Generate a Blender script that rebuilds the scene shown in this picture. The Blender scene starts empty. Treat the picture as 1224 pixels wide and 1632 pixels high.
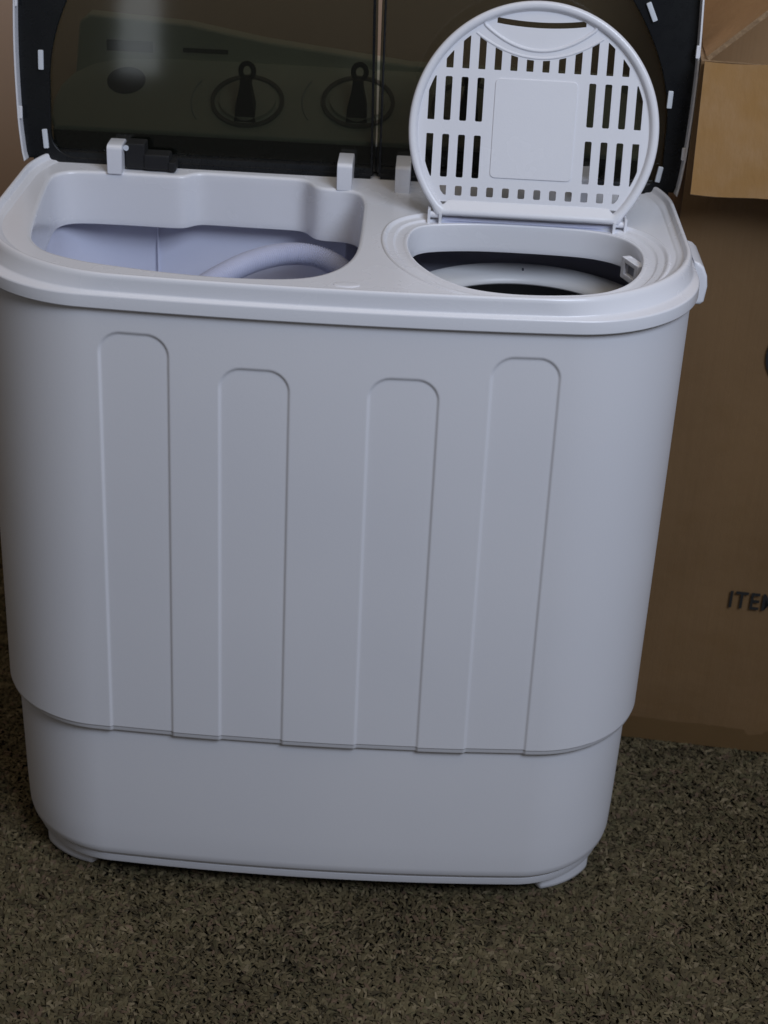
import bpy, bmesh, math, random
import numpy as np
from mathutils import Vector, Matrix, Euler

random.seed(7)
rng = np.random.default_rng(7)
sc = bpy.context.scene
R = math.radians

# ------------------------------------------------------------------ camera
CAM = (0.0667, -1.3256, 1.0196)
PITCH, YAW, ROLL = 0.4997, -0.0150, 0.0504
fw = Vector((math.sin(YAW) * math.cos(PITCH), math.cos(YAW) * math.cos(PITCH), -math.sin(PITCH)))
rt = Vector((math.cos(YAW), -math.sin(YAW), 0))
up = rt.cross(fw)
r2 = rt * math.cos(ROLL) + up * math.sin(ROLL)
u2 = -rt * math.sin(ROLL) + up * math.cos(ROLL)
cam_data = bpy.data.cameras.new('camera')
cam = bpy.data.objects.new('camera', cam_data)
sc.collection.objects.link(cam)
m = Matrix.Identity(4)
for i in range(3):
    m[i][0], m[i][1], m[i][2], m[i][3] = r2[i], u2[i], -fw[i], CAM[i]
cam.matrix_world = m
cam_data.sensor_fit = 'VERTICAL'
cam_data.sensor_height = 36
cam_data.sensor_width = 27
cam_data.lens = 2600 / 1632 * 36
cam_data.clip_start = 0.02
cam_data.clip_end = 60
cam_data.dof.use_dof = True
cam_data.dof.focus_distance = 1.30
cam_data.dof.aperture_fstop = 11
sc.camera = cam

# ------------------------------------------------------------------ world and lamps
world = bpy.data.worlds.new('World')
sc.world = world
world.use_nodes = True
bg = world.node_tree.nodes['Background']
bg.inputs[0].default_value = (0.92, 0.86, 0.84, 1)
bg.inputs[1].default_value = 0.09

def area_lamp(name, loc, target, sx, sy, power, color):
    d = bpy.data.lights.new(name, 'AREA')
    d.shape = 'RECTANGLE'
    d.size, d.size_y = sx, sy
    d.energy = power
    d.color = color
    o = bpy.data.objects.new(name, d)
    sc.collection.objects.link(o)
    o.location = loc
    o.rotation_euler = (Vector(target) - Vector(loc)).to_track_quat('-Z', 'Y').to_euler()
    return o

area_lamp('window_light', (0.98, -1.55, 1.95), (0.05, 0.0, 0.45), 1.0, 0.8, 31, (0.74, 0.83, 1.0))
area_lamp('ceiling_light', (0.0, -0.7, 2.5), (0.0, 0.0, 0.0), 1.8, 1.4, 8.5, (1.0, 0.86, 0.66))
area_lamp('curtain_gap_light', (-0.665, -2.6, 1.40), (-0.21, 0.1, 1.1), 0.10, 1.30, 0.85, (0.85, 0.92, 1.0))

sc.view_settings.view_transform = 'Standard'
sc.view_settings.look = 'None'
sc.view_settings.exposure = 0.0
sc.view_settings.gamma = 1.0

# ------------------------------------------------------------------ materials
def new_mat(name, color, rough=0.5, **kw):
    m = bpy.data.materials.new(name)
    m.use_nodes = True
    b = m.node_tree.nodes['Principled BSDF']
    b.inputs['Base Color'].default_value = (*color, 1)
    b.inputs['Roughness'].default_value = rough
    for k, v in kw.items():
        b.inputs[k.replace('_', ' ')].default_value = v
    return m

def N(m, typ, **kw):
    n = m.node_tree.nodes.new(typ)
    for k, v in kw.items():
        if hasattr(n, k):
            setattr(n, k, v)
        else:
            n.inputs[k].default_value = v
    return n

def bsdf(m):
    return m.node_tree.nodes['Principled BSDF']

def add_variation(m, c1, c2, scale=6.0, detail=4.0, rough=(0.3, 0.5), bump=0.0, bscale=400.0, stretch=(1, 1, 1)):
    """two-tone noise colour, noisy roughness and a fine bump"""
    t = m.node_tree
    L = t.links.new
    tc = N(m, 'ShaderNodeTexCoord')
    mp = N(m, 'ShaderNodeMapping')
    mp.inputs['Scale'].default_value = stretch
    L(tc.outputs['Object'], mp.inputs[0])
    n1 = N(m, 'ShaderNodeTexNoise')
    n1.inputs['Scale'].default_value = scale
    n1.inputs['Detail'].default_value = detail
    L(mp.outputs[0], n1.inputs['Vector'])
    cr = N(m, 'ShaderNodeValToRGB')
    cr.color_ramp.elements[0].position = 0.3
    cr.color_ramp.elements[0].color = (*c1, 1)
    cr.color_ramp.elements[1].position = 0.7
    cr.color_ramp.elements[1].color = (*c2, 1)
    L(n1.outputs['Fac'], cr.inputs[0])
    L(cr.outputs[0], bsdf(m).inputs['Base Color'])
    n2 = N(m, 'ShaderNodeTexNoise')
    n2.inputs['Scale'].default_value = scale * 5
    n2.inputs['Detail'].default_value = 3
    L(mp.outputs[0], n2.inputs['Vector'])
    mr = N(m, 'ShaderNodeMapRange')
    mr.inputs['From Min'].default_value = 0.3
    mr.inputs['From Max'].default_value = 0.7
    mr.inputs['To Min'].default_value = rough[0]
    mr.inputs['To Max'].default_value = rough[1]
    L(n2.outputs['Fac'], mr.inputs[0])
    L(mr.outputs[0], bsdf(m).inputs['Roughness'])
    if bump:
        n3 = N(m, 'ShaderNodeTexNoise')
        n3.inputs['Scale'].default_value = bscale
        n3.inputs['Detail'].default_value = 2
        L(mp.outputs[0], n3.inputs['Vector'])
        bp = N(m, 'ShaderNodeBump')
        bp.inputs['Strength'].default_value = bump
        bp.inputs['Distance'].default_value = 0.001
        L(n3.outputs['Fac'], bp.inputs['Height'])
        L(bp.outputs[0], bsdf(m).inputs['Normal'])
    return m

WHITE = add_variation(new_mat('white_plastic', (.78, .79, .86)), (.735, .745, .80), (.765, .775, .825), 4, 3, (.20, .30), 0.06, 700)
SHELLW = add_variation(new_mat('shell_plastic', (.78, .79, .86)), (.72, .725, .775), (.775, .775, .815), 3.2, 3, (.36, .47), 0.05, 500)
TUBW = add_variation(new_mat('tub_plastic', (.7, .72, .85)), (.66, .68, .82), (.70, .72, .85), 5, 3, (.35, .45))
HOSEW = new_mat('hose_plastic', (.50, .52, .66), .5)
GREYP = new_mat('grey_ring_plastic', (.62, .62, .63), .4)
DARKG = new_mat('dark_casing', (.07, .075, .10), .6)
CASING = new_mat('casing_shaded', (.34, .34, .42), .5)  # white plastic with its shade put into the grey-blue colour
BLACK = add_variation(new_mat('black_plastic', (.006, .007, .008)), (.005, .006, .008), (.009, .010, .011), 30, 4, (.26, .30))
bsdf(BLACK).inputs['Specular IOR Level'].default_value = .3
BLACKM = new_mat('black_matt', (.008, .008, .009), .6)
BASKET = new_mat('basket_black', (.006, .006, .007), .5)
PANELW = new_mat('panel_plastic', (.86, .87, .82), .35)
KNOB = new_mat('knob_plastic', (.19, .19, .19), .35)
GROOVE = new_mat('panel_print', (.12, .12, .12), .5)
SLATW = new_mat('clip_plastic', (.62, .66, .72), .3)

def smoked():
    m = bpy.data.materials.new('smoked_plastic')
    m.use_nodes = True
    t = m.node_tree
    t.nodes.clear()
    out = t.nodes.new('ShaderNodeOutputMaterial')
    tr = t.nodes.new('ShaderNodeBsdfTransparent')
    tr.inputs[0].default_value = (.445, .46, .41, 1)      # two faces: the light passes it twice
    gl = t.nodes.new('ShaderNodeBsdfGlossy')
    gl.inputs['Roughness'].default_value = 0.06
    gl.inputs[0].default_value = (1, 1, 1, 1)
    df = t.nodes.new('ShaderNodeBsdfDiffuse')
    df.inputs[0].default_value = (.045, .050, .038, 1)
    fr = t.nodes.new('ShaderNodeFresnel')
    fr.inputs[0].default_value = 1.45
    m1 = t.nodes.new('ShaderNodeMixShader')
    m1.inputs[0].default_value = .08
    m2 = t.nodes.new('ShaderNodeMixShader')
    L = t.links.new
    L(tr.outputs[0], m1.inputs[1]); L(df.outputs[0], m1.inputs[2])
    L(fr.outputs[0], m2.inputs[0]); L(m1.outputs[0], m2.inputs[1]); L(gl.outputs[0], m2.inputs[2])
    L(m2.outputs[0], out.inputs[0])
    return m
SMOKE = smoked()

def cardboard(name, c1, c2):
    m = new_mat(name, c1, .85)
    t = m.node_tree
    L = t.links.new
    add_variation(m, c1, c2, 7, 6, (.62, .85), 0.0)
    tc = N(m, 'ShaderNodeTexCoord')
    mp = N(m, 'ShaderNodeMapping')
    mp.inputs['Scale'].default_value = (1, 1, 0.02)
    L(tc.outputs['Object'], mp.inputs[0])
    w = N(m, 'ShaderNodeTexNoise')
    w.inputs['Scale'].default_value = 160
    w.inputs['Detail'].default_value = 2
    L(mp.outputs[0], w.inputs['Vector'])
    n = N(m, 'ShaderNodeTexNoise')
    n.inputs['Scale'].default_value = 9
    n.inputs['Detail'].default_value = 5
    L(tc.outputs['Object'], n.inputs['Vector'])
    ad = N(m, 'ShaderNodeMath')
    ad.operation = 'MULTIPLY_ADD'
    ad.inputs[1].default_value = 4.0
    L(n.outputs['Fac'], ad.inputs[0]); L(w.outputs['Fac'], ad.inputs[2])
    bp = N(m, 'ShaderNodeBump')
    bp.inputs['Strength'].default_value = .55
    bp.inputs['Distance'].default_value = .0012
    L(ad.outputs[0], bp.inputs['Height'])
    L(bp.outputs[0], bsdf(m).inputs['Normal'])
    return m
CARD = cardboard('cardboard', (.148, .083, .033), (.178, .102, .042))
CARDIN = cardboard('cardboard_inside', (.36, .215, .10), (.43, .26, .125))
CARDLIT = cardboard('cardboard_flap_lit', (.245, .132, .040), (.285, .156, .050))  # same cardboard, lighter and more orange: light on the front flap coloured in
CARDEDGE = add_variation(new_mat('cardboard_edge', (.3, .2, .12)), (.22, .14, .075), (.34, .225, .125), 240, 2, (.8, .9), .5, 300)
TAPE = new_mat('packing_tape', (.132, .078, .034), .32)
INK = new_mat('black_ink', (.012, .012, .012), .7)

WALLM = add_variation(new_mat('painted_wall', (.5, .38, .3)), (.46, .315, .225), (.49, .34, .245), 2.5, 4, (.75, .9), .15, 160)
SKIRT = new_mat('dark_skirting', (.06, .045, .035), .5)

# ------------------------------------------------------------------ mesh helpers
def link(o, parent=None):
    sc.collection.objects.link(o)
    if parent is not None:
        o.parent = parent
    return o

def mesh_obj(name, verts, faces, mat, parent=None, smooth=True, angle=32, mats=None):
    me = bpy.data.meshes.new(name)
    me.from_pydata([tuple(v) for v in verts], [], [tuple(f) for f in faces])
    bm = bmesh.new(); bm.from_mesh(me)
    bmesh.ops.recalc_face_normals(bm, faces=bm.faces)
    bm.to_mesh(me); bm.free()
    me.materials.append(mat)
    if smooth:
        me.polygons.foreach_set('use_smooth', [True] * len(me.polygons))
        me.set_sharp_from_angle(angle=R(angle))
    me.update()
    return link(bpy.data.objects.new(name, me), parent)

def loft(rings, closed=True, cap0=False, cap1=False):
    n = len(rings[0])
    V = [tuple(p) for r in rings for p in r]
    F = []
    for i in range(len(rings) - 1):
        for j in range(n if closed else n - 1):
            k = (j + 1) % n
            F.append((i * n + j, i * n + k, (i + 1) * n + k, (i + 1) * n + j))
    if cap0: F.append(tuple(range(n)))
    if cap1: F.append(tuple((len(rings) - 1) * n + j for j in range(n)))
    return V, F

def merge(*vf):
    V, F = [], []
    for v, f in vf:
        o = len(V)
        V += list(v)
        F += [tuple(i + o for i in q) for q in f]
    return V, F

def box_vf(x0, x1, y0, y1, z0, z1, b=0.0, seg=2, M=None):
    bm = bmesh.new()
    bmesh.ops.create_cube(bm, size=1)
    for v in bm.verts:
        v.co = Vector(((x0 + x1) / 2 + v.co.x * (x1 - x0), (y0 + y1) / 2 + v.co.y * (y1 - y0), (z0 + z1) / 2 + v.co.z * (z1 - z0)))
    if b:
        bmesh.ops.bevel(bm, geom=bm.edges[:], offset=b, segments=seg, affect='EDGES', profile=.5)
    if M is not None:
        bm.transform(M)
    V = [tuple(v.co) for v in bm.verts]
    bm.verts.index_update()
    F = [tuple(v.index for v in f.verts) for f in bm.faces]
    bm.free()
    return V, F

def xf(vf, M):
    return [tuple(M @ Vector(v)) for v in vf[0]], vf[1]

def plate(outlines, thick, bevel=0.0, res=2):
    """flat plate in the local xy plane, from -thick/2 to thick/2, outlines may be holes"""
    cu = bpy.data.curves.new('tmp', 'CURVE')
    cu.dimensions = '2D'
    cu.fill_mode = 'BOTH'
    for o in outlines:
        s = cu.splines.new('POLY')
        s.points.add(len(o) - 1)
        for p, q in zip(s.points, o):
            p.co = (q[0], q[1], 0, 1)
        s.use_cyclic_u = True
    cu.extrude = thick / 2 - bevel
    cu.bevel_depth = bevel
    cu.bevel_resolution = res
    cu.offset = -bevel
    ob = bpy.data.objects.new('tmp', cu)
    me = ob.to_mesh()
    V = [tuple(v.co) for v in me.vertices]
    F = [tuple(p.vertices) for p in me.polygons]
    ob.to_mesh_clear()
    bpy.data.objects.remove(ob)
    bpy.data.curves.remove(cu)
    # weld the caps to the sides
    bm = bmesh.new()
    vs = [bm.verts.new(v) for v in V]
    for f in F:
        try: bm.faces.new([vs[i] for i in f])
        except ValueError: pass
    bmesh.ops.remove_doubles(bm, verts=bm.verts[:], dist=1e-6)
    bm.verts.index_update()
    V = [tuple(v.co) for v in bm.verts]
    F = [tuple(v.index for v in f.verts) for f in bm.faces]
    bm.free()
    return V, F

def rrect(W, D, r, bow=0.0, n=24, front=12, side=6, y0=0.0, x0=0.0):
    hw, hd = W / 2, D / 2
    arcs = []
    for cx, cy, a0 in ((hw - r, -hd + r, -90), (hw - r, hd - r, 0), (-hw + r, hd - r, 90), (-hw + r, -hd + r, 180)):
        arcs.append([(cx + r * math.cos(R(a0 + 90 * k / n)), cy + r * math.sin(R(a0 + 90 * k / n))) for k in range(n + 1)])
    P = []
    counts = (side, front, side, front)
    for i in range(4):
        P += arcs[i]
        a, b = arcs[i][-1], arcs[(i + 1) % 4][0]
        m = counts[i]
        for j in range(1, m):
            t = j / m
            P.append((a[0] + (b[0] - a[0]) * t, a[1] + (b[1] - a[1]) * t))
    out = []
    for x, y in P:
        if y < 0:
            y -= bow * max(0, 1 - (x / hw) ** 2)
        out.append((x + x0, y + y0))
    return out

def at_z(P, z):
    return [(x, y, z) for x, y in P]

def spline(pts, n, closed=True):
    """Catmull-Rom through pts, resampled to n points of equal arc length"""
    P = [np.array(p, float) for p in pts]
    m = len(P)
    S = []
    rngk = range(m) if closed else range(m - 1)
    for i in rngk:
        if closed:
            p0, p1, p2, p3 = P[i - 1], P[i], P[(i + 1) % m], P[(i + 2) % m]
        else:
            p0, p1, p2, p3 = P[max(i - 1, 0)], P[i], P[i + 1], P[min(i + 2, m - 1)]
        for k in range(12):
            t = k / 12
            S.append(.5 * ((2 * p1) + (p2 - p0) * t + (2 * p0 - 5 * p1 + 4 * p2 - p3) * t * t + (3 * p1 - p0 - 3 * p2 + p3) * t ** 3))
    if not closed: S.append(P[-1])
    S = np.array(S)
    Q = np.vstack([S, S[:1]]) if closed else S
    d = np.r_[0, np.cumsum(np.linalg.norm(np.diff(Q, axis=0), axis=1))]
    tt = np.linspace(0, d[-1], n + 1)[:-1] if closed else np.linspace(0, d[-1], n)
    return np.stack([np.interp(tt, d, Q[:, k]) for k in range(Q.shape[1])], 1)

def smooth_closed(P, it=2):
    P = np.array(P, float)
    for _ in range(it):
        P = .5 * P + .25 * np.roll(P, 1, 0) + .25 * np.roll(P, -1, 0)
    return P

def offset_closed(P, d, sm=0):
    """grow (d>0) a counter-clockwise or clockwise closed outline"""
    P = np.array(P, float)
    T = np.roll(P, -1, 0) - np.roll(P, 1, 0)
    T /= np.linalg.norm(T, axis=1)[:, None]
    Nn = np.stack([T[:, 1], -T[:, 0]], 1)
    area = .5 * np.sum(P[:, 0] * np.roll(P[:, 1], -1) - np.roll(P[:, 0], -1) * P[:, 1])
    if area < 0: Nn = -Nn
    if sm: Nn = smooth_closed(Nn, sm)
    return P + Nn * d

def tube_vf(path, rad, seg=14, cap=True):
    path = np.array(path, float)
    n = len(path)
    rads = rad if hasattr(rad, '__len__') else [rad] * n
    T = np.gradient(path, axis=0)
    T /= np.linalg.norm(T, axis=1)[:, None]
    ref = np.array([0, 0, 1.0])
    if abs(T[0] @ ref) > .95: ref = np.array([1.0, 0, 0])
    a = np.cross(T[0], ref); a /= np.linalg.norm(a)
    rings = []
    for i in range(n):
        a = a - T[i] * (a @ T[i]); a /= np.linalg.norm(a)
        b = np.cross(T[i], a)
        rings.append([tuple(path[i] + rads[i] * (math.cos(2 * math.pi * k / seg) * a + math.sin(2 * math.pi * k / seg) * b)) for k in range(seg)])
    return loft(rings, True, cap, cap)

def lathe_vf(prof, seg=64, c=(0, 0)):
    rings = [[(c[0] + r * math.cos(2 * math.pi * k / seg), c[1] + r * math.sin(2 * math.pi * k / seg), z) for k in range(seg)] for r, z in prof]
    return loft(rings)

def thing(name, label, cat, loc=(0, 0, 0), group=None):
    o = bpy.data.objects.new(name, None)
    o.empty_display_size = .05
    link(o)
    o.location = loc
    o['label'] = label
    o['category'] = cat
    if group: o['group'] = group
    return o

def part(name, vf, mat, parent, smooth=True, angle=32, label=None):
    o = mesh_obj(name, vf[0], vf[1], mat, parent, smooth, angle)
    if label: o['label'] = label
    if len(o.data.vertices) < 9000:
        w = o.modifiers.new('even_normals', 'WEIGHTED_NORMAL')
        w.keep_sharp = True
    return o

# ================================================================== WASHING MACHINE
wm = thing('washing_machine', 'white portable twin tub washing machine with its lids raised, standing on the carpet', 'washing machine')

WA, DA, RA, BOW = .580, .3706, .1037, .0158       # rim, lower outside edge
ZR = .5604
RIMW, RIMD = .5699, .3706 + .5699 - .58            # top lip
WS, DS, RS = .570, .3607, .0924                    # shell at its lower edge
ZS = .1681

# ---- outer shell with four sunken panels (real relief)
def build_shell():
    nf = 470
    zs = list(np.linspace(ZR + .004, ZS + .003, 330))
    prof = [(0.0, z) for z in zs if z > ZS + .0062] + [(0, ZS + .0060), (.0005, ZS + .0056), (.0007, ZS + .0050), (.0009, ZS + .0020), (.0014, ZS + .0008), (.003, ZS), (.006, ZS), (.0066, ZS + .004), (.0066, ZS + .02)]
    rings = []
    panels = [(-.119 - .0265, .0265, .5405), (-.027 - .0265, .0265, .5182), (.0335 + .0265, .0265, .5172), (.1255 + .0258, .0258, .5385)]
    for ins, z in prof:
        t = (z - ZS) / (ZR - ZS)
        W = WS + (WA - .009 - WS) * t - 2 * ins
        D = DS + (DA - .009 - DS) * t - 2 * ins
        r = RS + (RA - RS) * t
        P = np.array(rrect(W, D, r, BOW, n=40, front=nf if True else 12, side=8))
        disp = np.zeros(len(P))
        fr = (P[:, 1] < -.10) & (np.abs(P[:, 0]) < .2)
        for cx, hw, ztop in panels:
            lean = (cx / .15) * .0035 * (1 - t)            # outer panels splay a little towards the floor
            qx = np.abs(P[:, 0] - cx + (-lean)) - hw + .017
            qz = (z - ztop) + .017
            sd = np.hypot(np.maximum(qx, 0), max(qz, 0)) + np.minimum(np.maximum(qx, qz), 0) - .017
            s = np.clip(.5 - sd / .0024, 0, 1)
            s = s * s * (3 - 2 * s)
            disp = np.maximum(disp, s * .0015)
        y = P[:, 1] + np.where(fr, disp, 0)
        rings.append(list(zip(P[:, 0], y, [z] * len(P))))
    return loft(rings)

def build_shell_sparse_back(vf):
    return vf
part('outer_shell', build_shell(), SHELLW, wm, angle=60)

# ---- base under the shell
def build_base():
    W, D, r = .5550, .3500, .0875
    prof = [(0.002, .187), (0, .18), (0, .06), (.0004, .034), (.0015, .027), (.0035, .0236), (.0062, .0222), (.0070, .0214), (.0070, .0204), (.0058, .0196), (.0062, .0125), (.0078, .0110), (.05, .0110)]
    rings = []
    for ins, z in prof:
        k = (z - .18) * .02
        rings.append(at_z(rrect(W - 2 * ins + k, D - 2 * ins + k, r - ins * .5, BOW, n=28, front=40, side=8), z))
    return loft(rings, True, False, True)
part('base', build_base(), SHELLW, wm, angle=50)
for fx, fy in ((-.2235, -.141), (.2305, -.141), (-.2235, .125), (.2305, .125)):
    # round pads cut off flush with the corner of the base
    def pad(r, z, ins):
        out = []
        ccx, ccy = math.copysign(.191, fx), math.copysign(.088, fy)
        for k in range(48):
            x, y = fx + r * math.cos(2 * math.pi * k / 48), fy + r * math.sin(2 * math.pi * k / 48)
            dx, dy = x - ccx, y - ccy
            if dx * ccx > 0:
                d = math.hypot(dx, dy)
                if d > .0770 - ins:
                    dx, dy = dx / d * (.0770 - ins), dy / d * (.0770 - ins)
                    x, y = ccx + dx, ccy + dy
            out.append((x, y, z))
        return out
    pr = [(.0005, .0182, 0), (.0290, .0180, 0), (.0290, .0010, .0003), (.0283, -.0030, .0012), (.0262, -.0055, .0035), (.0005, -.0055, .02)]
    part('foot', loft([pad(*q) for q in pr]), SHELLW, wm, angle=45)

# ---- rim band round the top
def build_rim():
    prof = [(.007, ZR + .006, 0), (.0055, ZR + .0004, 0), (.0012, ZR, 0), (.0003, ZR + .0005, 0), (0, ZR + .0014, 0), (.0002, ZR + .0098, 0), (.0005, ZR + .0108, .03), (.0012, ZR + .0115, .06),
            (.0034, ZR + .0123, .3), (.0042, ZR + .0130, .4), (.0047, ZR + .0140, .5), (.0052, ZR + .0225, .85), (.0056, ZR + .0248, .95), (.0064, ZR + .0261, 1), (.0074, ZR + .0266, 1), (.0088, ZR + .0264, 1), (.0096, ZR + .0256, 1),
            (.0102, ZR + .0238, 1), (.0108, ZR + .0222, 1), (.0116, ZR + .0214, 1), (.0150, ZR + .0208, 1), (.0158, ZR + .0200, 1), (.0170, .5800, 1)]
    rings = []
    for ins, z, t in prof:
        W = WA - 2 * ins
        D = DA - 2 * ins
        r = RA + (.128 - RA) * t - ins * .6
        b = BOW + (.0176 - BOW) * t
        rings.append(at_z(rrect(W, D, r, b, n=36, front=40, side=8), z))
    return loft(rings), rings[-1]
rim_vf, rim_in = build_rim()
part('top_rim', rim_vf, WHITE, wm, angle=44)

# ---- openings
TUB = [(-.243, -.0927), (-.2355, -.1123), (-.2203, -.131), (-.1917, -.1456), (-.1653, -.1525), (-.1265, -.160), (-.0884, -.1640), (-.0458, -.1625), (-.018, -.155), (0, -.1384), (.0108, -.1156), (.0159, -.0875),
       (.0168, -.0457), (.0164, .0028), (.0154, .0333), (.0105, .0550), (.0000, .0635), (-.0200, .0648), (-.0280, .0680), (-.0330, .0760), (-.0375, .0845), (-.0470, .0885), (-.088, .0895), (-.1290, .0905), (-.1380, .0880), (-.1440, .0800), (-.1530, .0770),
       (-.1983, .0777), (-.235, .0765), (-.2510, .0715), (-.2585, .0560), (-.2570, .02), (-.2501, -.0436)]
SPIN = [(.056, -.0612), (.0566, -.0425), (.0593, -.0270), (.0663, -.0150), (.081, -.0081), (.1039, -.003), (.1339, -.0005), (.1867, -.0015), (.215, -.0062), (.2355, -.0200), (.2456, -.0456), (.2450, -.0754), (.2372, -.1067),
        (.2224, -.1335), (.1969, -.1522), (.1489, -.161), (.111, -.1559), (.0871, -.1385), (.0696, -.1132), (.0602, -.0885)]
tubP = smooth_closed(spline(TUB, 320), 5)
spinP = smooth_closed(spline(SPIN, 200), 6)

def ring_of(P, z):
    return [(x, y, z) for x, y in P]

# deck plate with two openings, butted to the rim and the mouldings
DECKZ = .5800
tub_edge = offset_closed(tubP, .0035, 4)
def spin_off(d):
    Q = offset_closed(spinP, d, 10)
    Q[:, 1] = np.maximum(Q[:, 1], -.1885 + BOW * 0 + .0 * Q[:, 0] + (Q[:, 0] - .15) ** 2 * 1.2)
    return Q
spin_edge = spin_off(.022)
deck_outer = [(x, y) for x, y, z in rim_in]
dv = plate([deck_outer, [tuple(p) for p in tub_edge], [tuple(p) for p in spin_edge]], .0016)
part('top_deck', xf(dv, Matrix.Translation((0, 0, DECKZ - .0008))), WHITE, wm)
# wash opening collar
rings = [ring_of(tub_edge, DECKZ), ring_of(offset_closed(tubP, .0018, 4), DECKZ - .0002), ring_of(offset_closed(tubP, .0005, 4), DECKZ - .0011), ring_of(tubP, DECKZ - .0028)]
for k in range(1, 9):
    rings.append(ring_of(offset_closed(tubP, -.0006 * k / 8, 2), DECKZ - .0028 - (.0448) * k / 8))
rings += [ring_of(offset_closed(tubP, .0002, 2), .5316), ring_of(offset_closed(tubP, .0022, 4), .5312), ring_of(offset_closed(tubP, .0026, 4), .547)]
part('wash_collar', loft(rings), WHITE, wm, angle=60)
# moulded dish and collar of the spin opening
rings = []
for d, z in ((.022, DECKZ), (.0214, DECKZ + .0010), (.0200, DECKZ + .0013), (.0188, DECKZ + .0006), (.0180, DECKZ - .0008), (.0165, DECKZ - .0014), (.0124, DECKZ - .0015), (.0116, DECKZ - .0019), (.0108, DECKZ - .0030), (.0095, DECKZ - .0034),
             (.0045, DECKZ - .0034), (.0034, DECKZ - .0026), (.0014, DECKZ - .0022), (.0004, DECKZ - .0026), (0, DECKZ - .0038)):
    rings.append(ring_of(spin_off(d) if d else spinP, z))
for k in range(1, 6):
    rings.append(ring_of(offset_closed(spinP, -.0006 * k / 5, 2), DECKZ - .0038 - .0222 * k / 5))
rings += [ring_of(offset_closed(spinP, .0002, 2), .5534), ring_of(offset_closed(spinP, .0022, 4), .5530), ring_of(offset_closed(spinP, .0030, 4), .566)]
part('spin_collar', loft(rings), WHITE, wm, angle=60)

# ---- wash tub
tubO = offset_closed(smooth_closed(spline([(-.262, -.09), (-.25, -.135), (-.20, -.160), (-.12, -.176), (-.03, -.176), (.020, -.15), (.033, -.09), (.033, .03), (.025, .085), (-.01, .108), (-.10, .112), (-.2, .112), (-.245, .100), (-.264, .06)], 160), 4), 0)
rings = [ring_of(offset_closed(tubO, .012), .5475), ring_of(tubO, .547), ring_of(offset_closed(tubO, -.002), .53)]
for k in range(1, 9):
    rings.append(ring_of(offset_closed(tubO, -.002 - .012 * k / 8), .53 - .30 * k / 8))
rings += [ring_of(offset_closed(tubO, -.022), .215), ring_of(offset_closed(tubO, -.04), .208)]
V1 = loft(rings, True, False, True)
part('wash_tub', V1, TUBW, wm, angle=45)
part('tub_rib', tube_vf([(-.1755, .1095, .546), (-.1755, .107, .50), (-.1755, .104, .43)], .0010, 10), TUBW, wm)
part('overflow_filter', box_vf(-.002, .009, .092, .108, .50, .530, .003), CASING, wm)

# ---- spin drier: casing and basket
cas = offset_closed(spinP, .012, 8)
cas[:, 1] = np.maximum(np.where(cas[:, 1] > -.05, cas[:, 1] + .03, cas[:, 1]), -.170)
rings = [ring_of(offset_closed(spinP, .0028, 8), .5655), ring_of(offset_closed(cas, .004), .565), ring_of(offset_closed(cas, .012, 4), .55), ring_of(offset_closed(cas, .012, 4), .50), ring_of(offset_closed(cas, .008, 4), .30), ring_of(offset_closed(cas, -.03, 4), .29)]
part('spin_casing', loft(rings, True, False, True), CASING, wm, angle=60)
SC = (.1550, -.0700)
part('spin_basket_ring', lathe_vf([(.1060, .500), (.1105, .520), (.1113, .5285), (.1106, .5300), (.1090, .5304), (.1050, .5296), (.0940, .5262), (.0905, .5240), (.0888, .5215), (.0886, .5195), (.0892, .5185)], 96, SC), GREYP, wm)
part('spin_basket', lathe_vf([(.0895, .5186), (.0905, .50), (.094, .33), (.08, .31), (.001, .31)], 64, SC), BASKET, wm)
part('ring_mark', box_vf(.156, .1575, -.070 + .0985, -.070 + .1035, .5275, .5288), DARKG, wm)

# ---- safety latch on the right wall of the spin opening
Ml = Matrix.Translation((.2400, -.0540, .5630)) @ Matrix.Rotation(R(-66), 4, 'Z') @ Matrix.Diagonal((.80, .8, .82, 1))
lv = merge(box_vf(-.0165, -.0095, -.004, .006, -.012, .010, .0012), box_vf(.0095, .0165, -.004, .006, -.012, .010, .0012), box_vf(-.0095, .0095, -.004, .006, .005, .010, .001), box_vf(-.0095, .0095, -.004, .006, -.012, -.006, .001))
part('lid_latch', xf(lv, Ml), WHITE, wm)
part('latch_window', xf(box_vf(-.0095, .0095, .001, .004, -.006, .005), Ml), new_mat('latch_grey', (.22, .23, .27), .5), wm)
# ---- small oval boss in the middle of the deck
bv = lathe_vf([(.0088, 0), (.0086, .0008), (.0078, .0013), (.006, .0015), (.0001, .0016)], 36)
part('oval_boss', xf(bv, Matrix.Translation((.0125, -.1675, DECKZ)) @ Matrix.Diagonal((1.15, .62, .5, 1))), WHITE, wm)

# ---- hose bracket on the right side
bvf = plate([[(-.035, .045), (.0, .050), (.030, .047), (.040, .036), (.043, .0), (.043, -.004), (.030, -.004), (.030, -.004), (-.035, -.004)]], .014, .003)
bk = plate([[(0, 0), (.0100, .0), (.0128, .003), (.0140, .016), (.0125, .025), (.0090, .0325), (.0050, .0360), (.0, .0375)]], .056, .0028)
part('hose_bracket', xf(bk, Matrix.Translation((.2905, -.020, .5340)) @ Matrix.Rotation(R(90), 4, 'X')), WHITE, wm, angle=40)

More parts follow.
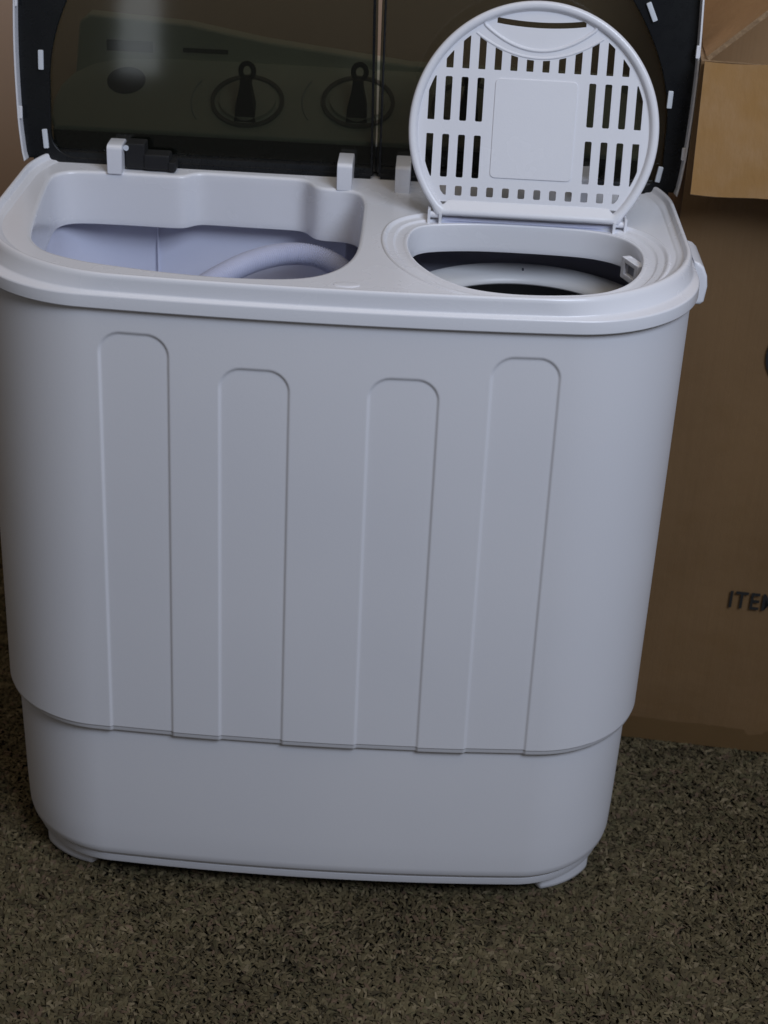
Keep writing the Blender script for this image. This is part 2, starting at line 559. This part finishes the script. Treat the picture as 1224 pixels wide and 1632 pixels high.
# ---- rear hinge shelf and white hinge posts of the tinted lids
def post(x, y0, y1, zt_):
    prof = [(y0, .5795), (y0, zt_ - .004), (y0 + .0012, zt_ - .0012), (y0 + .004, zt_), (y1 - .010, zt_), (y1, zt_ - .006), (y1, .5795)]
    a = [(p[0], p[1]) for p in prof]
    pv = plate([a], .0134, .0007, 1)
    M = Matrix(((0, 0, 1, x), (1, 0, 0, 0), (0, 1, 0, 0), (0, 0, 0, 1)))
    return xf(pv, M)
for x, y0, zt_ in ((-.2075, .0755, .6050), (-.0035, .0640, .6030), (.0475, .0640, .6035), (.2075, .0640, .6030)):
    part('hinge_post', post(x, y0, .108, zt_), WHITE, wm, angle=50)
part('hinge_damper', merge(box_vf(-.1995, -.182, .086, .104, .5815, .6045, .0015), box_vf(-.183, -.160, .084, .102, .5815, .5960, .002), box_vf(-.161, -.1545, .083, .100, .5815, .5900, .001)), BLACKM, wm)
part('hinge_bolt', tube_vf([(-.1985, .0845, .6005), (-.1985, .0875, .6005)], .0024, 12), SLATW, wm)

# ---- control panel behind the lids
Mxz = Matrix(((1, 0, 0, 0), (0, 0, 1, 0), (0, 1, 0, 0), (0, 0, 0, 1)))     # plate xy -> world xz
def tr(x, y, z): return Matrix.Translation((x, y, z))
PA = R(28)
MP = tr(0, .113, .6085) @ Matrix(((1, 0, 0, 0), (0, math.cos(PA), -math.sin(PA), 0), (0, math.sin(PA), math.cos(PA), 0), (0, 0, 0, 1)))
half = [(.268, 0), (.273, .012), (.2745, .035), (.271, .055), (.262, .072), (.245, .086), (.222, .0945), (.17, .098)]
cp = half + [(-x, t) for x, t in half[::-1]]
tier = [(-.2655, .600), (-.2655, .636), (-.2600, .682), (-.2510, .690), (-.158, .685), (-.089, .6735), (.016, .662), (.048, .6585), (.25, .6565), (.262, .650), (.264, .600)]
panel = part('control_panel', merge(xf(plate([cp], .010, .003, 3), MP @ tr(0, 0, -.005)), xf(plate([tier], .022, .003, 3), tr(0, .2115, 0) @ Mxz)), PANELW, wm, angle=40)
part('panel_plinth', box_vf(-.270, .270, .1145, .184, .5805, .6080, .003), BLACK, wm)
def disk_ring(cx, cz, r0, r1, y0, y1, seg=56):
    pr = [(r0, y1), (r0, y0), (r1, y0), (r1, y1)]
    rings = [[(cx + r * math.cos(2 * math.pi * k / seg), y, cz + r * math.sin(2 * math.pi * k / seg)) for k in range(seg)] for r, y in pr]
    return loft(rings)
def dring(cx, ct, r0, r1, z0, z1, seg=56):
    """flat ring lying on the sloping panel"""
    pr = [(r0, z0), (r0, z1), (r1, z1), (r1, z0)]
    rings = [[tuple(MP @ Vector((cx + r * math.cos(2 * math.pi * k / seg), ct + r * math.sin(2 * math.pi * k / seg), z))) for k in range(seg)] for r, z in pr]
    return loft(rings)
part('water_inlet', dring(-.2120, .0640, .0001, .0175, -.001, .0008), new_mat('inlet_dark', (.05, .055, .08), .4), panel)
for kx, kt in ((-.0985, .0445), (.0020, .0510), (.1025, .0510)):
    dial = part('dial', dring(kx, kt, .0300, .0335, -.001, .0026), KNOB, panel)
    part('skirt', dring(kx, kt, .0001, .0255, -.001, .0040), PANELW, dial)
    arc = [tuple(MP @ Vector((kx - .002 + .049 * math.cos(a), kt + .049 * math.sin(a), .0004))) for a in np.linspace(R(150), R(212), 20)]
    part('print_arc', tube_vf(arc, .0007, 6), SLATW, dial)
    kz, ky = .6085 + math.sin(PA) * kt + .010, .113 + math.cos(PA) * kt - .014
    g = plate([[(-.0100, -.025), (.0100, -.025), (.0085, -.008), (.0050, .008), (.0045, .016), (-.0045, .016), (-.0050, .008), (-.0085, -.008)]], .018, .0015)
    ring = [(kx + .0012 + .0058 * math.cos(a), ky, kz + .0215 + .0068 * math.sin(a)) for a in np.linspace(0, 2 * math.pi, 25)]
    part('knob', merge(xf(g, tr(kx, ky, kz) @ Mxz), tube_vf(ring, .0024, 8, False)), BLACKM, panel)
part('print_bar', box_vf(-.164, -.122, .1996, .2003, .6600, .6640), GROOVE, panel)
part('print_bar', box_vf(-.235, -.192, .1996, .2003, .6580, .6680), GROOVE, panel)
part('print_bar', box_vf(.022, .050, .1996, .2003, .6440, .6475), GROOVE, panel)

# ---- tinted lids (frame in the local xy plane: x right, y up along the lid)
LEAN = R(8)
LY, LZ = .106, .5795
ML = tr(0, LY, LZ) @ Matrix(((1, 0, 0, 0), (0, math.sin(LEAN), -math.cos(LEAN), 0), (0, math.cos(LEAN), math.sin(LEAN), 0), (0, 0, 0, 1)))
# local z points towards the viewer (out of the lid's inner side)
def lid_side(s):
    """half width of the closed lid at distance s from its hinge"""
    if s < .035: return .2915 + .0045 * (s / .035) ** .7
    if s < .17: return .2960 + .002 * math.sin((s - .035) / .135 * math.pi)
    t = min(1, (s - .17) / .118)
    return .2960 - .118 + .118 * math.sqrt(max(0, 1 - t * t))
def lid_outline(sgn, xin0, xin1, inset=0.0, top=.288):
    ss = list(np.linspace(0, .17, 24)) + [.17 + .118 * math.sin(a) for a in np.linspace(.08, math.pi / 2, 22)]
    out = []
    for s in ss:
        out.append((sgn * (lid_side(s) - inset), max(inset, min(s, top - inset))))
    out += [(xin1 + sgn * inset, top - inset), (xin0 + sgn * inset, inset)]
    return out
def pane_curve(sgn, x0, k, s0, smax, inner0, inner1, bottom, rb):
    pts = []
    for a in np.linspace(-math.pi / 2, 0, 8):          # lower outer corner
        pts.append((sgn * (x0 - rb + rb * math.cos(a)), bottom + rb + rb * math.sin(a)))
    for s in np.linspace(max(s0, bottom + rb) + .004, smax, 26):
        pts.append((sgn * (x0 - k * max(0, s - s0) ** 2), s))
    pts += [(inner1, smax), (inner0, bottom)]
    return pts

def build_lid(sgn, xin0, xin1, k, x0, s0, clips, label):
    out = lid_outline(sgn, xin0, xin1)
    hole = pane_curve(sgn, x0, k, s0, .255, xin0 + sgn * .0042, xin1 + sgn * .0042, .0045, .022)
    hole = [(x, s) for x, s in hole]
    # the black frame follows the outer sides only; towards the gap the pane runs to its own edge
    hin = hole
    fr = part('lid_frame', xf(plate([lid_outline(sgn, xin0, xin1, .0022), hin], .005, .0008), ML @ tr(0, 0, .0040)), BLACK, wm, label=label)
    # white skirt round the outer edge
    o1 = lid_outline(sgn, xin0, xin1)[:-2]
    rings = []
    for ins, zz in ((.0021, -.008), (.0006, -.0075), (0, -.006), (0, .0165), (.0005, .0175), (.0018, .0175), (.0021, .0165), (.0021, -.008)):
        o = lid_outline(sgn, xin0, xin1, ins)[:-2]
        rings.append([tuple(ML @ Vector((x, s, zz))) for x, s in o])
    part('lid_skirt', loft(rings, False), WHITE, fr)
    # smoked pane, slightly domed away from the viewer
    g = 16
    ph = [(x + sgn * .0015, s) if i < len(hole) - 2 else (x - sgn * .0042, s) for i, (x, s) in enumerate(hole)]
    pv = plate([ph], .0022, .0005)
    part('lid_pane', xf(pv, ML @ tr(0, 0, -.0016)), SMOKE, fr)
    for cx, cs, ang, ln in clips:
        Mc = ML @ tr(cx, cs, .0068) @ Matrix.Rotation(R(ang), 4, 'Z')
        part('lid_clip', xf(box_vf(-.0023, .0023, -ln / 2, ln / 2, -.0005, .003, .0009), Mc), SLATW, fr)
    for ns in ((.028, .115) if sgn > 0 else (.033, .128)):
        part('lid_tab', xf(box_vf(-.0016, .0016, -.0055, .0055, 0, .003, .0008), ML @ tr(sgn * (lid_side(ns) - .0026), ns + .01, .0145)), WHITE, fr)
    # inner bottom edge: a dark roll along the hinge
    a, b = (sgn * .2850, xin0 + sgn * .004)
    rl = [(-.002, -.010), (.002, -.012), (.008, -.009), (.011, -.004), (.011, .0015), (.009, .0050), (.004, .0062), (-.002, .006)]
    rr_ = [[tuple(ML @ Vector((x, p[0], p[1]))) for p in rl] for x in (a, b)]
    part('hinge_roll', loft(rr_, True, True, True), BLACK, fr)
    return fr
build_lid(-1, .0220, .0150, 3.4, .2690, .070, [(-.2760, .0880, 0, .017), (-.2735, .0200, 5, .017), (-.262, .155, 12, .017)], 'left smoked lid with black border and white outer edge')
build_lid(1, .0228, .0198, 3.4, .2772, .055, [(.2770, .0830, -1, .015), (.2745, .0180, -9, .014), (.2535, .1555, 26, .017)], 'right smoked lid with black border and white outer edge')

# ---- round inner lid of the spin drier
RT = R(15)
RY, RZ = .0000, .5790
MR = tr(0, RY, RZ) @ Matrix(((1, 0, 0, 0), (0, math.sin(RT), -math.cos(RT), 0), (0, math.cos(RT), math.sin(RT), 0), (0, 0, 0, 1)))
CX, CS, RO = .1545, .0765, .1037
def circ_cut(r, s0, seg=90, hwb=None, sb=None, rc=0.0):
    """circle about (CX, CS) cut by a chord at s0; optional straight foot down to sb"""
    a0 = math.asin((s0 - CS) / r)
    pts = [(CX + r * math.cos(a), CS + r * math.sin(a)) for a in np.linspace(a0, math.pi - a0, seg)]
    if hwb: pts += [(CX - hwb, sb), (CX + hwb, sb)]
    return pts
def rslot(x0, x1, s0, s1, r=.0012):
    P = []
    for cx, cy, a in ((x1 - r, s0 + r, -90), (x1 - r, s1 - r, 0), (x0 + r, s1 - r, 90), (x0 + r, s0 + r, 180)):
        for k in range(4):
            P.append((cx + r * math.cos(R(a + 30 * k)), cy + r * math.sin(R(a + 30 * k))))
    return P
PITCHX, SW = .01317, .0058
RC = .0930
SB = .0195                                     # bottom of the slotted field
def clip_slot(x0, x1, s0, s1, topf=None):
    """slot clipped by the circle of radius RC and the curve topf"""
    def hi(x):
        d = RC ** 2 - (x - CX) ** 2
        if d <= 0: return None
        h = CS + math.sqrt(d)
        if topf: h = min(h, topf(x))
        return min(h, s1)
    def lo(x):
        d = RC ** 2 - (x - CX) ** 2
        if d <= 0: return None
        return max(s0, CS - math.sqrt(d))
    xs = [x for x in np.linspace(x0, x1, 7) if hi(x) is not None and hi(x) - lo(x) > .0012]
    if len(xs) < 3: return None
    up_ = [(x, hi(x)) for x in xs]
    dn = [(x, lo(x)) for x in xs]
    P = dn + up_[::-1]
    if len(xs) == 7 and max(h for _, h in up_) - min(h for _, h in up_) < 1e-5 and max(h for _, h in dn) - min(h for _, h in dn) < 1e-5:
        return rslot(x0, x1, s0, s1)
    # soften the corners
    Q = []
    n = len(P)
    for i in range(n):
        p, q, r_ = np.array(P[i - 1]), np.array(P[i]), np.array(P[(i + 1) % n])
        v1, v2 = p - q, r_ - q
        l1, l2 = np.linalg.norm(v1), np.linalg.norm(v2)
        if l1 < 1e-7 or l2 < 1e-7: continue
        c = (v1 @ v2) / l1 / l2
        if c > -.8:
            d = min(.0009, l1 * .45, l2 * .45)
            Q += [tuple(q + v1 / l1 * d), tuple(q + (v1 / l1 + v2 / l2) * d * .3), tuple(q + v2 / l2 * d)]
        else:
            Q.append(tuple(q))
    return Q
slots = []
topf = lambda x: .1330 + 7.0 * (x - CX) ** 2
for i in range(-7, 7):
    c = CX + (i + .5) * PITCHX
    a = abs(i + .5)
    x0, x1 = c - SW / 2, c + SW / 2
    if a < 6:
        slots.append(clip_slot(x0, x1, .1240, .160, topf if a < 4 else None))
        b = clip_slot(x0, x1, .0208, .0288)
        if a > 5: b = [(c + (q if c > CX else -q) , s) for q, s in ((-SW / 2, .0208), (-.0008, .0213), (.0018, .0245), (.0028, .0280), (.0024, .0288), (-SW / 2, .0288))]
        slots.append(b)
    if a > 3:
        slots.append(clip_slot(x0, x1, .0819, .1172))
        slots.append(clip_slot(x0, x1, .0357, .0706))
slots = [s for s in slots if s]
# curved grip slot near the top edge
gs = [(u, .1610 + .0026 * (u / .036) ** 2) for u in np.linspace(-.0358, .0370, 15)]
grip = [(CX + u, s - .0023) for u, s in gs] + [(CX + u, s + .0023) for u, s in gs[::-1]]
RI = .0955
field = circ_cut(RI + .0025, SB - .004, 90)
inner = part('inner_lid', xf(plate([field, grip] + slots, .0030, .0, 1), MR @ tr(0, 0, .0)), WHITE, wm, angle=40, label='round slotted white inner lid standing open')
# raised outer rim, flat at the hinge side
def rim_outline(off):
    """closed outline: off=0 the outer edge"""
    r = RO - off
    s0 = .0125
    a0 = math.asin((s0 - CS) / r)
    arc = [(CX + r * math.cos(a), CS + r * math.sin(a)) for a in np.linspace(a0, math.pi - a0, 96)]
    return arc, r
def rim_ring(off, z, bot, hw):
    arc, r = rim_outline(off)
    foot = [(CX - hw * (1 - .06 * t), arc[-1][1] + (bot - arc[-1][1]) * t) for t in (.5, 1.0)]
    foot_r = [(2 * CX - x, s) for x, s in foot[::-1]]
    bottom = [(CX + hw * .94 * u, bot) for u in np.linspace(-.9, .9, 9)]
    pts = arc + foot + bottom + foot_r
    return [tuple(MR @ Vector((x, s, z))) for x, s in pts]
HW = math.sqrt(RO ** 2 - (.0125 - CS) ** 2)
def rr(off, z, bot):
    hw = math.sqrt((RO - off) ** 2 - (.0125 - CS) ** 2)
    return rim_ring(off, z, bot, hw)
prof = [(0.0012, -.0060, .0052), (0, -.0050, .0040), (0, .0038, .0040), (.0008, .0056, .0048), (.0024, .0064, .0064), (.0048, .0062, .0085), (.0064, .0050, .0105), (.0070, .0034, .0135), (.0075, .0018, .0160), (.0079, .0015, .0172), (.0080, -.0016, .0172)]
part('rim', loft([rr(o, z, b) for o, z, b in prof]), WHITE, inner, angle=50)
# raised plain panel in the middle
sq = rslot(CX - .0340, CX + .0340, .0370, .1178, .004)
sq2 = rslot(CX - .0328, CX + .0328, .0382, .1166, .0034)
pv = merge(xf(plate([sq], .0012, .0005, 2), MR @ tr(0, 0, .0018)))
part('centre_panel', pv, WHITE, inner)
# lens-shaped grip moulding (a raised bead round it)
lens = []
for u in np.linspace(-.0470, .0470, 33):
    lens.append((CX + u, .1408 + .0200 * (abs(u) / .0470) ** 2.0))
upA = [(CX + u, CS + math.sqrt(.0972 ** 2 - u * u)) for u in np.linspace(.0470, -.0470, 33)]
lens_path = smooth_closed(spline(lens + upA[1:-1], 150), 8)
lp = [tuple(MR @ Vector((x, s, .0013))) for x, s in lens_path]
lp.append(lp[0]); lp.append(lp[1])
part('grip_bead', tube_vf(lp, .0016, 10, False), WHITE, inner)
low = [tuple(MR @ Vector((CX + u, .1350 + 6.6 * u * u, .0010))) for u in np.linspace(-.052, .052, 40)]
part('grip_bead', tube_vf(low, .0013, 8), WHITE, inner)
# hinge rail and pins under the round lid
hx = .0815
part('hinge_rail', merge(box_vf(CX - hx, CX + hx, RY + .000, RY + .012, .5742, .5768, .0006), box_vf(CX - hx + .01, CX + hx - .01, RY + .004, RY + .012, .5770, .5800, .0006)), TUBW, wm)
for sx in (-1, 1):
    part('hinge_pin', merge(tube_vf([(CX + sx * (hx - .010), RY, .5835), (CX + sx * (hx + .002), RY, .5835)], .0028, 14), box_vf(CX + sx * (hx - .0085) - .0012, CX + sx * (hx - .0085) + .0012, RY - .005, RY + .004, .5735, .5865, .0004), box_vf(CX + sx * (hx + .001) - .0012, CX + sx * (hx + .001) + .0012, RY - .004, RY + .008, .5735, .5890, .0005)), WHITE, wm)

# ================================================================== DRAIN HOSE lying in the wash tub
hp = spline([(-.165, -.085, .485), (-.1480, -.060, .499), (-.1273, -.0317, .510), (-.1047, -.0019, .518), (-.0817, .0300, .521), (-.0564, .0540, .521), (-.0291, .0640, .518), (-.0050, .0560, .511), (.0115, .0330, .500), (.0190, .000, .482), (.020, -.04, .46), (.012, -.08, .43)], 760, False)
rad = [.0096 + .0006 * math.sin(i * math.pi / 2 + .4) for i in range(len(hp))]
hose = mesh_obj('drain_hose', *tube_vf(hp, rad, 18), HOSEW)
hose['label'] = 'ribbed pale drain hose curled inside the left tub'
hose['category'] = 'hose'

# ================================================================== CARDBOARD BOX
BA = R(-5.5)
bxo = thing('cardboard_box', 'open brown cardboard carton with a folded-down flap, standing to the right of the machine', 'box', (.2965, .0895, -.0060))
bxo.rotation_euler = (0, 0, BA)
BW, BD, BH, TH = .44, .40, .7085, .0042
def wavy_panel(w, h, thick, nx=26, nz=26, amp=.0012, seed=0, edge=0.0):
    """upright panel in local xz, outer face at y=0 looking to -y, soft dents"""
    r_ = np.random.default_rng(seed)
    ph = r_.uniform(0, 6.28, 8)
    def d(x, z):
        return amp * (math.sin(x * 9 + ph[0] + z * 4) + .7 * math.sin(z * 14 + ph[1]) * math.sin(x * 11 + ph[2]) + .4 * math.sin(x * 31 + z * 23 + ph[3]))
    V, F = [], []
    for side in (0, 1):
        for j in range(nz + 1):
            for i in range(nx + 1):
                x, z = w * i / nx, h * j / nz
                fx = min(1, min(x, w - x) / .04); fz = min(1, min(z, h - z) / .04)
                ex = edge * math.sin(x * 70 + ph[4]) if j in (0, nz) else 0
                V.append((x, d(x, z) * fx * fz + side * thick, z + ex))
    n = (nx + 1) * (nz + 1)
    for j in range(nz):
        for i in range(nx):
            a = j * (nx + 1) + i
            F.append((a, a + 1, a + nx + 2, a + nx + 1))
            F.append((n + a, n + a + nx + 1, n + a + nx + 2, n + a + 1))
    E = []
    for i in range(nx): E += [(i, i + 1), (nz * (nx + 1) + i + 1, nz * (nx + 1) + i)]
    for j in range(nz): E += [((j + 1) * (nx + 1), j * (nx + 1)), (j * (nx + 1) + nx, (j + 1) * (nx + 1) + nx)]
    for a, b in E: F.append((a, n + a, n + b, b))
    return V, F
def card(name, vf, M, label=None, mats=None):
    o = part(name, xf(vf, M), CARD, bxo, angle=25, label=label)
    o.data.materials.append(CARDIN); o.data.materials.append(CARDEDGE)
    return o
def tag_faces(o, nx, nz):
    k = nx * nz * 2
    for i, p in enumerate(o.data.polygons):
        p.material_index = 2 if i >= k else (i % 2)
Rz = lambda a: Matrix.Rotation(R(a), 4, 'Z')
Rx = lambda a: Matrix.Rotation(R(a), 4, 'X')
Ry = lambda a: Matrix.Rotation(R(a), 4, 'Y')
fp = card('front_panel', wavy_panel(BW, BH, TH, 40, 60, .0010, 1), Matrix.Identity(4)); tag_faces(fp, 40, 60)
lp_ = card('left_panel', wavy_panel(BD - 2 * TH - .002, BH, TH, 26, 40, .0010, 2), tr(0, BD - TH - .001, 0) @ Rz(-90)); tag_faces(lp_, 26, 40)
rp = card('right_panel', wavy_panel(BD - 2 * TH - .002, BH, TH, 26, 30, .0010, 3), tr(BW, TH + .001, 0) @ Rz(90)); tag_faces(rp, 26, 30)
bp_ = card('back_panel', wavy_panel(BW, BH, TH, 26, 30, .0010, 4), tr(BW, BD, 0) @ Rz(180)); tag_faces(bp_, 26, 30)
part('bottom_panel', box_vf(TH, BW - TH, TH, BD - TH, .001, .005), CARDIN, bxo)
# front flap folded out and down
FL = .112
fl = card('front_flap', wavy_panel(BW - .006, FL, TH, 40, 12, .0014, 5, .0009), tr(.0025, -.0055, BH + .0010) @ Rx(180 - 25) @ Matrix.Scale(-1, 4, (0, 1, 0)), label='front flap folded out and down'); tag_faces(fl, 40, 12); fl.data.materials[0] = CARDLIT
# left flap leaning inwards over the opening
lf = card('left_flap', wavy_panel(BD - .012, .19, TH, 26, 16, .0014, 6, .0009), tr(.0035, BD - .006, BH + .0016) @ Ry(47) @ Rz(-90), label='left flap leaning inwards'); tag_faces(lf, 26, 16); lf.data.materials[0] = CARDIN  # visible outer side takes the lighter inside colour, its lit look painted in
bf = card('back_flap', wavy_panel(BW - .012, .15, TH, 20, 12, .0014, 8, .0009), tr(BW - .006, BD, BH + .0016) @ Rz(180) @ Rx(18)); tag_faces(bf, 20, 12)
rf = card('right_flap', wavy_panel(BD - .012, .19, TH, 20, 12, .0014, 9, .0009), tr(BW, .006, BH + .0016) @ Rz(90) @ Rx(12)); tag_faces(rf, 20, 12)
# tape along the bottom seam, lapping up the front
tv = []
V, F = [], []
nx = 40
for j, z in enumerate((.0008, .012, .0265, .0275)):
    for i in range(nx + 1):
        x = .004 + (BW - .008) * i / nx
        V.append((x, -.0010 - .0008 * math.sin(i * 1.3) * (j > 1) * .6, z + (.0006 * math.sin(i * .9) if j > 1 else 0)))
for j in range(3):
    for i in range(nx):
        a = j * (nx + 1) + i
        F.append((a, a + 1, a + nx + 2, a + nx + 1))
part('tape_strip', (V, F), TAPE, bxo)

def text_obj(body, size, M, parent, name, sx=1.0):
    cu = bpy.data.curves.new('txt', 'FONT')
    cu.body = body
    cu.size = size
    cu.offset = size * .014
    cu.extrude = .00015
    cu.space_character = 1.12
    ob = bpy.data.objects.new('txt', cu)
    me = bpy.data.meshes.new_from_object(ob)
    bpy.data.objects.remove(ob)
    me.transform(M @ Matrix.Diagonal((sx, 1, 1, 1)))
    me.materials.clear(); me.materials.append(INK)
    me.name = name
    return link(bpy.data.objects.new(name, me), parent)
# local x on the box face of a world point on the face: measured from the box's corner
text_obj('ITEM', .0270, tr(.0980, -.0030, .1745) @ Rx(90), bxo, 'printed_lettering', .78)
seg = 56
ringp = []
cxp, czp, rp_ = .1285, .4470, .034
dv = [(cxp + rp_ * math.cos(2 * math.pi * k / seg), -.0030, czp + rp_ * math.sin(2 * math.pi * k / seg)) for k in range(seg)]
dv2 = [(x, -.0028, z) for x, y, z in dv]
part('printed_disc', loft([dv2, dv], True, True, True), INK, bxo)

# ================================================================== ROOM SURFACES
def structure(name, vf, mat, smooth=False):
    o = mesh_obj(name, vf[0], vf[1], mat, None, smooth)
    o['kind'] = 'structure'
    return o
structure('wall', box_vf(-3.0, 3.0, .7000, .80, -.02, 2.6), WALLM)
structure('skirting_board', box_vf(-3.0, 3.0, .686, .6995, .001, .032, .002), SKIRT)

def carpet_mat(name, pile):
    m = new_mat(name, (.07, .06, .04), .95)
    t = m.node_tree
    L = t.links.new
    if pile:
        at = N(m, 'ShaderNodeAttribute'); at.attribute_name = 'yarn'
        L(at.outputs['Color'], bsdf(m).inputs['Base Color'])
        bsdf(m).inputs['Specular IOR Level'].default_value = .15
    else:
        tc = N(m, 'ShaderNodeTexCoord')
        n = N(m, 'ShaderNodeTexNoise'); n.inputs['Scale'].default_value = 180; n.inputs['Detail'].default_value = 5
        L(tc.outputs['Object'], n.inputs['Vector'])
        cr = N(m, 'ShaderNodeValToRGB')
        cr.color_ramp.elements[0].position = .35; cr.color_ramp.elements[0].color = (.040, .034, .020, 1)
        cr.color_ramp.elements[1].position = .7; cr.color_ramp.elements[1].color = (.10, .085, .055, 1)
        L(n.outputs['Fac'], cr.inputs[0]); L(cr.outputs[0], bsdf(m).inputs['Base Color'])
        bp = N(m, 'ShaderNodeBump'); bp.inputs['Strength'].default_value = .8; bp.inputs['Distance'].default_value = .004
        L(n.outputs['Fac'], bp.inputs['Height']); L(bp.outputs[0], bsdf(m).inputs['Normal'])
    return m
structure('carpet', ([(-3, -3.2, -.011), (3, -3.2, -.011), (3, .6995, -.011), (-3, .6995, -.011)], [(0, 1, 2, 3)]), carpet_mat('carpet_backing', False))

def build_pile():
    sp = .0030
    xs = np.arange(-.80, .90, sp); ys = np.arange(-.62, .684, sp)
    X, Y = np.meshgrid(xs, ys)
    X = X.ravel() + rng.uniform(-.5, .5, X.size) * sp; Y = Y.ravel() + rng.uniform(-.5, .5, Y.size) * sp
    # nothing under the carton or deep under the machine
    inside = (np.abs(X) < .24) & (np.abs(Y) < .14)
    c, s = math.cos(-BA), math.sin(-BA)
    bx = (X - .2965) * c - (Y - .0895) * s; by = (X - .2965) * s + (Y - .0895) * c
    inside |= (bx > .004) & (bx < BW - .004) & (by > .004) & (by < BD - .004)
    X, Y = X[~inside], Y[~inside]
    n = len(X)
    # slow swirls in the nap
    ang = 2.2 * np.sin(X * 11 + 1.3 * np.sin(Y * 7)) + 1.7 * np.sin(Y * 13 + 2 * X) + rng.normal(0, 1.1, n)
    L_ = rng.uniform(.0060, .0125, n); W_ = rng.uniform(.0008, .0016, n); H_ = rng.uniform(.0008, .0036, n)
    dx, dy = np.cos(ang), np.sin(ang)
    px, py = -dy, dx
    tw = rng.uniform(-.6, .6, n)
    V = np.zeros((n, 6, 3))
    for k, (t, h, w) in enumerate(((0, -.0035, 1.0), (.45, 1.0, 1.15), (1.0, .55, .55))):
        cx = X + dx * L_ * (t - .3); cy = Y + dy * L_ * (t - .3)
        z = np.where(h < 0, h, H_ * h) - .0075
        for q, sgn in enumerate((-1, 1)):
            V[:, k * 2 + q, 0] = cx + px * W_ * w * sgn
            V[:, k * 2 + q, 1] = cy + py * W_ * w * sgn
            V[:, k * 2 + q, 2] = z + sgn * tw * W_ * w
    me = bpy.data.meshes.new('carpet_pile')
    nv = n * 6
    me.vertices.add(nv); me.vertices.foreach_set('co', V.reshape(-1))
    base = (np.arange(n) * 6)[:, None]
    F = np.concatenate([base + np.array([0, 1, 3, 2]), base + np.array([2, 3, 5, 4])], 1).reshape(-1)
    me.loops.add(len(F)); me.loops.foreach_set('vertex_index', F)
    me.polygons.add(n * 2)
    me.polygons.foreach_set('loop_start', np.arange(n * 2) * 4)
    me.polygons.foreach_set('use_smooth', np.ones(n * 2, bool))
    me.update(calc_edges=True)
    pal = np.array([(.084, .071, .040), (.096, .082, .047), (.114, .097, .057), (.068, .057, .034), (.142, .120, .076), (.104, .076, .052), (.082, .075, .042), (.050, .042, .026)])
    pr = np.array([.22, .22, .15, .14, .06, .07, .09, .05])
    idx = rng.choice(len(pal), n, p=pr)
    # tufts of a colour come in small groups
    cell = (np.floor(X / .008).astype(int) * 73856093 ^ np.floor(Y / .006).astype(int) * 19349663) % 9973
    gidx = np.random.default_rng(3).choice(len(pal), 9973, p=pr)[cell]
    idx = np.where(rng.random(n) < .45, gidx, idx)
    blot = np.sin(X * 61 + 2.1 * np.sin(Y * 47)) * np.sin(Y * 83 + 1.7 * np.sin(X * 39)) + .6 * np.sin(X * 190 + 3 * np.sin(Y * 120)) * np.sin(Y * 230 + 2 * np.sin(X * 90)) + .5 * np.sin(X * 9 + 1) * np.sin(Y * 12)
    pal = pal * np.array([1.05, 1.0, .97])
    col = pal[idx] * rng.uniform(.85, 1.15, (n, 1)) * (1 + .16 * blot)[:, None]
    C = np.ones((n, 6, 4)); C[:, :, :3] = col[:, None, :]
    a = me.color_attributes.new('yarn', 'FLOAT_COLOR', 'POINT')
    a.data.foreach_set('color', C.reshape(-1))
    me.materials.append(carpet_mat('carpet_yarn', True))
    o = link(bpy.data.objects.new('carpet_pile', me))
    o['kind'] = 'stuff'
    o['label'] = 'short flecked olive brown carpet pile'
    return o
build_pile()
